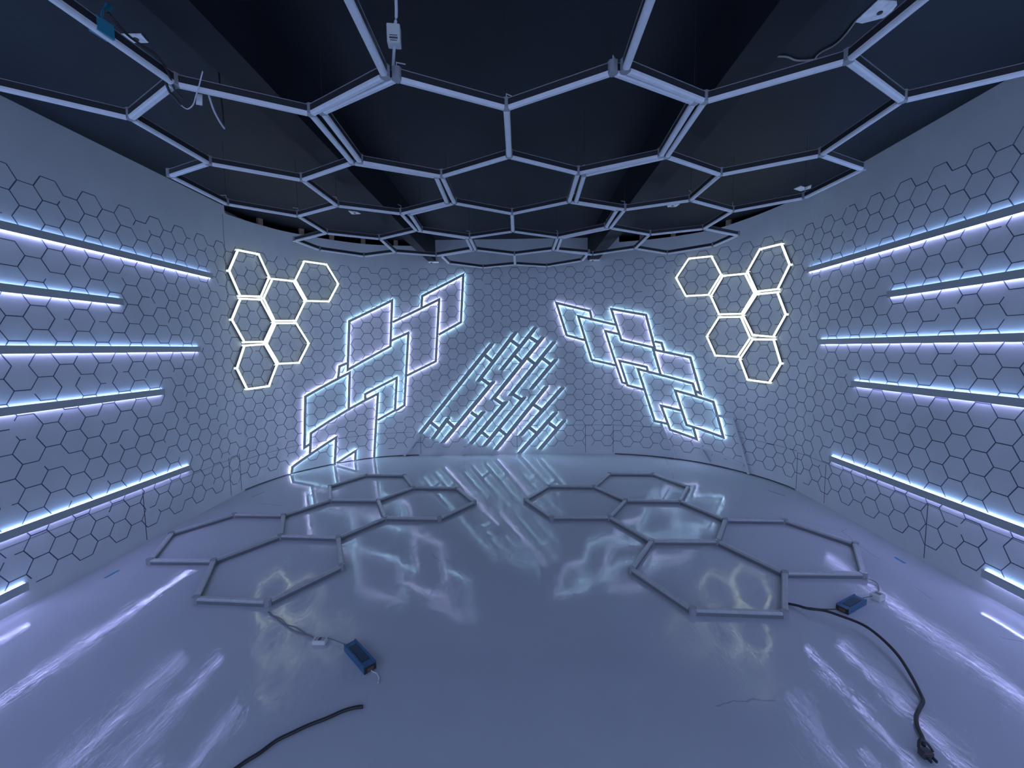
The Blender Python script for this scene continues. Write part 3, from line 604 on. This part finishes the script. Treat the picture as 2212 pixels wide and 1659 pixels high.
def inline_box(c, ang, L, W, H, label, z=0, face='z'):
    root = thing('controller_box', label, 'controller box', (c[0], c[1], z)); root.rotation_euler.z = ang
    bm = bmesh.new(); bmesh.ops.create_cube(bm, size=1)
    for q in bm.verts: q.co = (q.co.x*L, q.co.y*W, (q.co.z+.5)*H)
    bmesh.ops.bevel(bm, geom=list(bm.edges), offset=.002, segments=2, affect='EDGES')
    bm_obj('case', bm, M['white'], root)
    V, F = [], []
    if face == 'z':
        for x in (-.33, -.22, .22, .33): box(V, F, (x*L, 0, H+.0002), (L*.02, 0, 0), (0, W*.36, 0), (0, 0, .0004))
        box(V, F, (0, 0, H+.0002), (L*.12, 0, 0), (0, W*.3, 0), (0, 0, .0004))
    else:
        for k, (zz, hw) in enumerate(((.62, .30), (.40, .32), (.18, .26))): box(V, F, (0, -W/2-.0002, H*zz*.6), (L*hw, 0, 0), (0, .0004, 0), (0, 0, H*.022 if k != 1 else H*.05))
    mesh_obj('print', V, F, M['ink'], parent=root)
    return root
def cord(name, label, pts, r, m, cat='cable', n=8):
    v, f = tube(pts, r, n)
    return tag(mesh_obj(name, v, f, M[m], smooth=True), label, cat)
def z3(P, z): return [(p[0], p[1], z) for p in P]

dl = np.array(D['drvL']); driver(dl.mean(0), math.atan2(-.155, .155), .225, .062, .036, 'blue finned power supply on the floor in front of the left hexagons')
dr = np.array(D['drvR']); driver(dr.mean(0), math.atan2(.095, .185)+math.pi, .205, .064, .034, 'dark blue power supply on the floor beside the right hexagons')
bl = np.array(D['boxL']).mean(0); inline_box(bl, -.05, .070, .040, .022, 'small white controller box on the floor beside the left blue power supply')
br = np.array(D['boxR']).mean(0); inline_box(br, .4, .060, .052, .034, 'small white controller cube on the floor behind the right power supply')
cord('twin_cord', 'grey twin cord from the left hexagons to the small white box', z3(D['wireL'], .006), .0032, 'grey_wire')
cord('twin_cord', 'second grey strand twisted beside the cord to the left white box', z3(D['wireL2'], .0115), .0030, 'grey_wire')
cord('short_lead', 'dark lead between the left white box and the blue power supply', z3(D['wireLb'], .016), .0028, 'grey_wire')
cord('pale_lead', 'short pale lead leaving the near end of the left power supply', z3(D['wireLc'], .006), .0034, 'pwire')
cord('power_cable', 'black power cable across the floor in the left foreground', z3(D['cabL'], .0075), .0072, 'black')
q = D['cabL'][0]
cr_ = D['cabR']; arc = []
for i, p in enumerate(cr_):
    t = i/(len(cr_)-1); arc.append((p[0], p[1], .009+.035*max(0, math.sin(math.pi*min(1, t*1.55)))))
cab = cord('power_cable', 'black power cable arching over the floor in the right foreground', arc, .0072, 'black')
pl = D['plug'][0]
root = thing('cable_plug', 'dark broken plug end on the floor at the right cable', 'plug', (pl[0], pl[1], 0))
bm = bmesh.new(); bmesh.ops.create_cube(bm, size=1)
for v in bm.verts: v.co = (v.co.x*.042, v.co.y*.034, (v.co.z+.5)*.030)
bmesh.ops.bevel(bm, geom=list(bm.edges), offset=.007, segments=3, affect='EDGES'); bm_obj('plug_body', bm, M['plugdark'], root)
for s in (-1, 1):
    V, F = [], []; box(V, F, (s*.010, -.022, .014), (.003, 0, 0), (0, .010, 0), (0, 0, .005)); mesh_obj('pin', V, F, M['dark'], parent=root)
v, f = tube([(-.01, .018, .02), (.005, .03, .04), (.022, .02, .036), (.028, 0, .02)], .0045, 6); mesh_obj('loose_wire', v, f, M['black'], parent=root)
cord('twin_cord', 'tan cord from the corner of the right hexagons to the white cube', z3(D['wireR'][:-1], .012)+[(D['wireR'][-1][0], D['wireR'][-1][1], .02)], .0036, 'tan')
cord('short_lead', 'grey lead between the right white cube and the blue power supply', z3(D['wireRb'], .016), .0028, 'grey_wire')
cord('brown_lead', 'brown lead from the right power supply to the black cable end', z3(D['wireRc'], .007), .0034, 'brown')
for k, (P, m, lab) in enumerate(zip(D['tapes'], ('floorblue', 'floorblue', 'floorgrey', 'floorgrey'), ('blue tape mark on the floor below the left wall bars', 'blue tape mark on the floor below the right wall bars', 'thin grey tape mark on the floor behind the left hexagons', 'thin grey tape mark on the floor behind the right hexagons'))):
    a, b = np.array(P[0]+[0]), np.array(P[1]+[0]); t = (b-a)/2; n = np.array((-t[1], t[0], 0)); n *= (.009 if k < 2 else .005)/np.linalg.norm(n)
    V, F = [], []; box(V, F, (a+b)/2+np.array((0, 0, .0006)), t, n, (0, 0, .0005))
    tag(mesh_obj('tape_mark', V, F, M[m]), lab, 'tape')

# ------------------------------------------------------------------ things on and under the ceiling
labs = ('white torn square plate on the ceiling above the left light grid', 'largest pale plate on the ceiling at the top right', 'small white plate on the ceiling left of the left beam', 'small white plate on the ceiling right of the right beam', 'ragged pale plaster patch on the ceiling by the right wall corner')
for k, (P, lab) in enumerate(zip(D['plates'], labs)):
    c = np.mean(np.array(P), axis=0)
    root = thing('ceiling_plate', lab, 'plate', (c[0], c[1], CEIL_Z), 'pale plates on the ceiling')
    n = len(P); V = [(p[0]-c[0], p[1]-c[1], z) for z in (-.006, -.0005) for p in P]
    F = [tuple(range(n)), tuple(range(n, 2*n))[::-1]]+[(i, n+i, n+(i+1) % n, (i+1) % n) for i in range(n)]
    mesh_obj('plate', V, F, M['plaster'], parent=root)
    if k < 4:
        v, f = hexprism(.011 if k < 2 else .012, -.010, -.0055, 10)
        mesh_obj('screw_hole', v, f, M['black'], parent=root)
cord('ceiling_cable', 'thin tan cable along the ceiling from the large top right plate', z3(D['ceilwire'], CEIL_Z-.006), .0045, 'tan')
# small box with label hanging over the middle grid
P0 = (-.402, 1.592, CEIL_Z-.02)
root = inline_box((-.445, 1.742), .12, .050, .040, .070, 'small white labelled controller box hanging on a cord above the middle grid', z=2.727, face='f')
v, f = tube([(-.405, 1.62, CEIL_Z-.003), (-.416, 1.67, 2.93), (-.430, 1.73, 2.84), (-.443, 1.745, 2.795)], .006, 8); cv = mesh_obj('hanging_cord', v, f, M['pwire']); tag(cv, 'pale cord from the ceiling down to the hanging white box', 'cable')
v, f = tube([(-.446, 1.745, 2.728), (-.463, 1.79, 2.705), (-.488, 1.86, 2.680)], .006, 8); cv = mesh_obj('hanging_cord', v, f, M['pwire']); tag(cv, 'pale cord from the hanging white box to the grid joint', 'cable')
# blue tape wrapped round a tube of the left grid, with a loose tail
tc_ = [np.array(p+[KZ+.006]) for p in D['tapeC']]
root = thing('blue_tape', 'blue tape wrapped on a tube of the left ceiling grid', 'tape', tuple(tc_[0]))
V, F = [], []; box(V, F, (.004, .0, .010), (.0175, -.003, 0), (.005, .026, 0), (0, 0, .0235)); mesh_obj('wrap', V, F, M['bluetape'], parent=root)
V, F = [], []
strip = [(.018, -.01, .036), (.034, -.025, .050), (.052, -.036, .054), (.070, -.030, .046)]
for p in strip: V += [(p[0], p[1]-.006, p[2]-.013), (p[0], p[1]+.006, p[2]+.013)]
nb = len(V); V += [(x+.001, y+.001, z+.001) for x, y, z in V]
for i in range(3): F += [(2*i, 2*i+2, 2*i+3, 2*i+1), (nb+2*i, nb+2*i+1, nb+2*i+3, nb+2*i+2)]
for i in range(3): F += [(2*i, nb+2*i, nb+2*i+2, 2*i+2), (2*i+1, 2*i+3, nb+2*i+3, nb+2*i+1)]
F += [(0, 1, nb+1, nb), (6, nb+6, nb+7, 7)]
mesh_obj('loose_tail', V, F, M['bluetape'], parent=root)
cord('black_cord', 'black cord lying along a tube of the left ceiling grid', [(p[0], p[1], KZ+z) for p, z in zip(D['blkC'], (.04, .042, .042, .036, .01, -.014, -.02))], .0042, 'black')
cord('black_cord', 'short black cord crossing a joint of the left ceiling grid', [(p[0], p[1], KZ+z) for p, z in zip(D['blkC2'], (.02, -.014, -.02, -.024))], .0050, 'black')
cord('looped_wire', 'thin pale wire looping under the left ceiling grid', [(p[0], p[1], KZ+z) for p, z in zip(D['loopC'], (-.022, -.03, -.03, -.02, -.014, .036))], .0024, 'pwire')
tg = [np.array(p+[KZ]) for p in D['tagC']]
V, F = [], []; box(V, F, (tg[0]+tg[1])/2+np.array((0, 0, -.018)), (.010, .004, 0), (.002, .0, .022), (-.0003, .001, 0)); tag(mesh_obj('paper_tag', V, F, M['white']), 'small white tag hanging from a tube of the left ceiling grid', 'tag')
dg_ = D['dang']
cord('dangling_wire', 'grey wire end dangling below the left ceiling grid', [(p[0], p[1], KZ+z) for p, z in zip(dg_, (.0, -.012, -.018, -.02))], .0042, 'pwire')
e = dg_[-1]
cord('dangling_wire', 'black wire hanging down past the left ceiling grid', [(e[0], e[1], KZ-.018), (e[0]-.005, e[1]-.002, KZ+.15), (e[0]-.01, e[1], KZ+.30), (e[0]-.01, e[1], CEIL_Z-.002)], .0036, 'black')

# ------------------------------------------------------------------ camera, world, view
cam = bpy.data.cameras.new('camera'); co = bpy.data.objects.new('camera', cam); C.objects.link(co)
cp, sp = math.cos(PITCH), math.sin(PITCH)
w = np.array((0, cp, -sp)); r0 = np.array((1., 0, 0)); u0 = np.cross(r0, w)
r = math.cos(ROLL)*r0+math.sin(ROLL)*u0; u = -math.sin(ROLL)*r0+math.cos(ROLL)*u0
co.matrix_world = Matrix(((r[0], u[0], -w[0], 0), (r[1], u[1], -w[1], 0), (r[2], u[2], -w[2], CAM_Z), (0, 0, 0, 1)))
cam.sensor_width = 36; cam.lens = 36*F_PX/2212; cam.clip_start = .02
bpy.context.scene.camera = co
W = bpy.data.worlds.new('world'); bpy.context.scene.world = W; W.use_nodes = True
bg = W.node_tree.nodes['Background']; bg.inputs['Color'].default_value = (.44, .58, 1.0, 1); bg.inputs['Strength'].default_value = WORLD_S
vs = bpy.context.scene.view_settings
vs.view_transform = 'Standard'; vs.look = 'None'; vs.gamma = 1; vs.exposure = EXPO; vs.use_curve_mapping = False
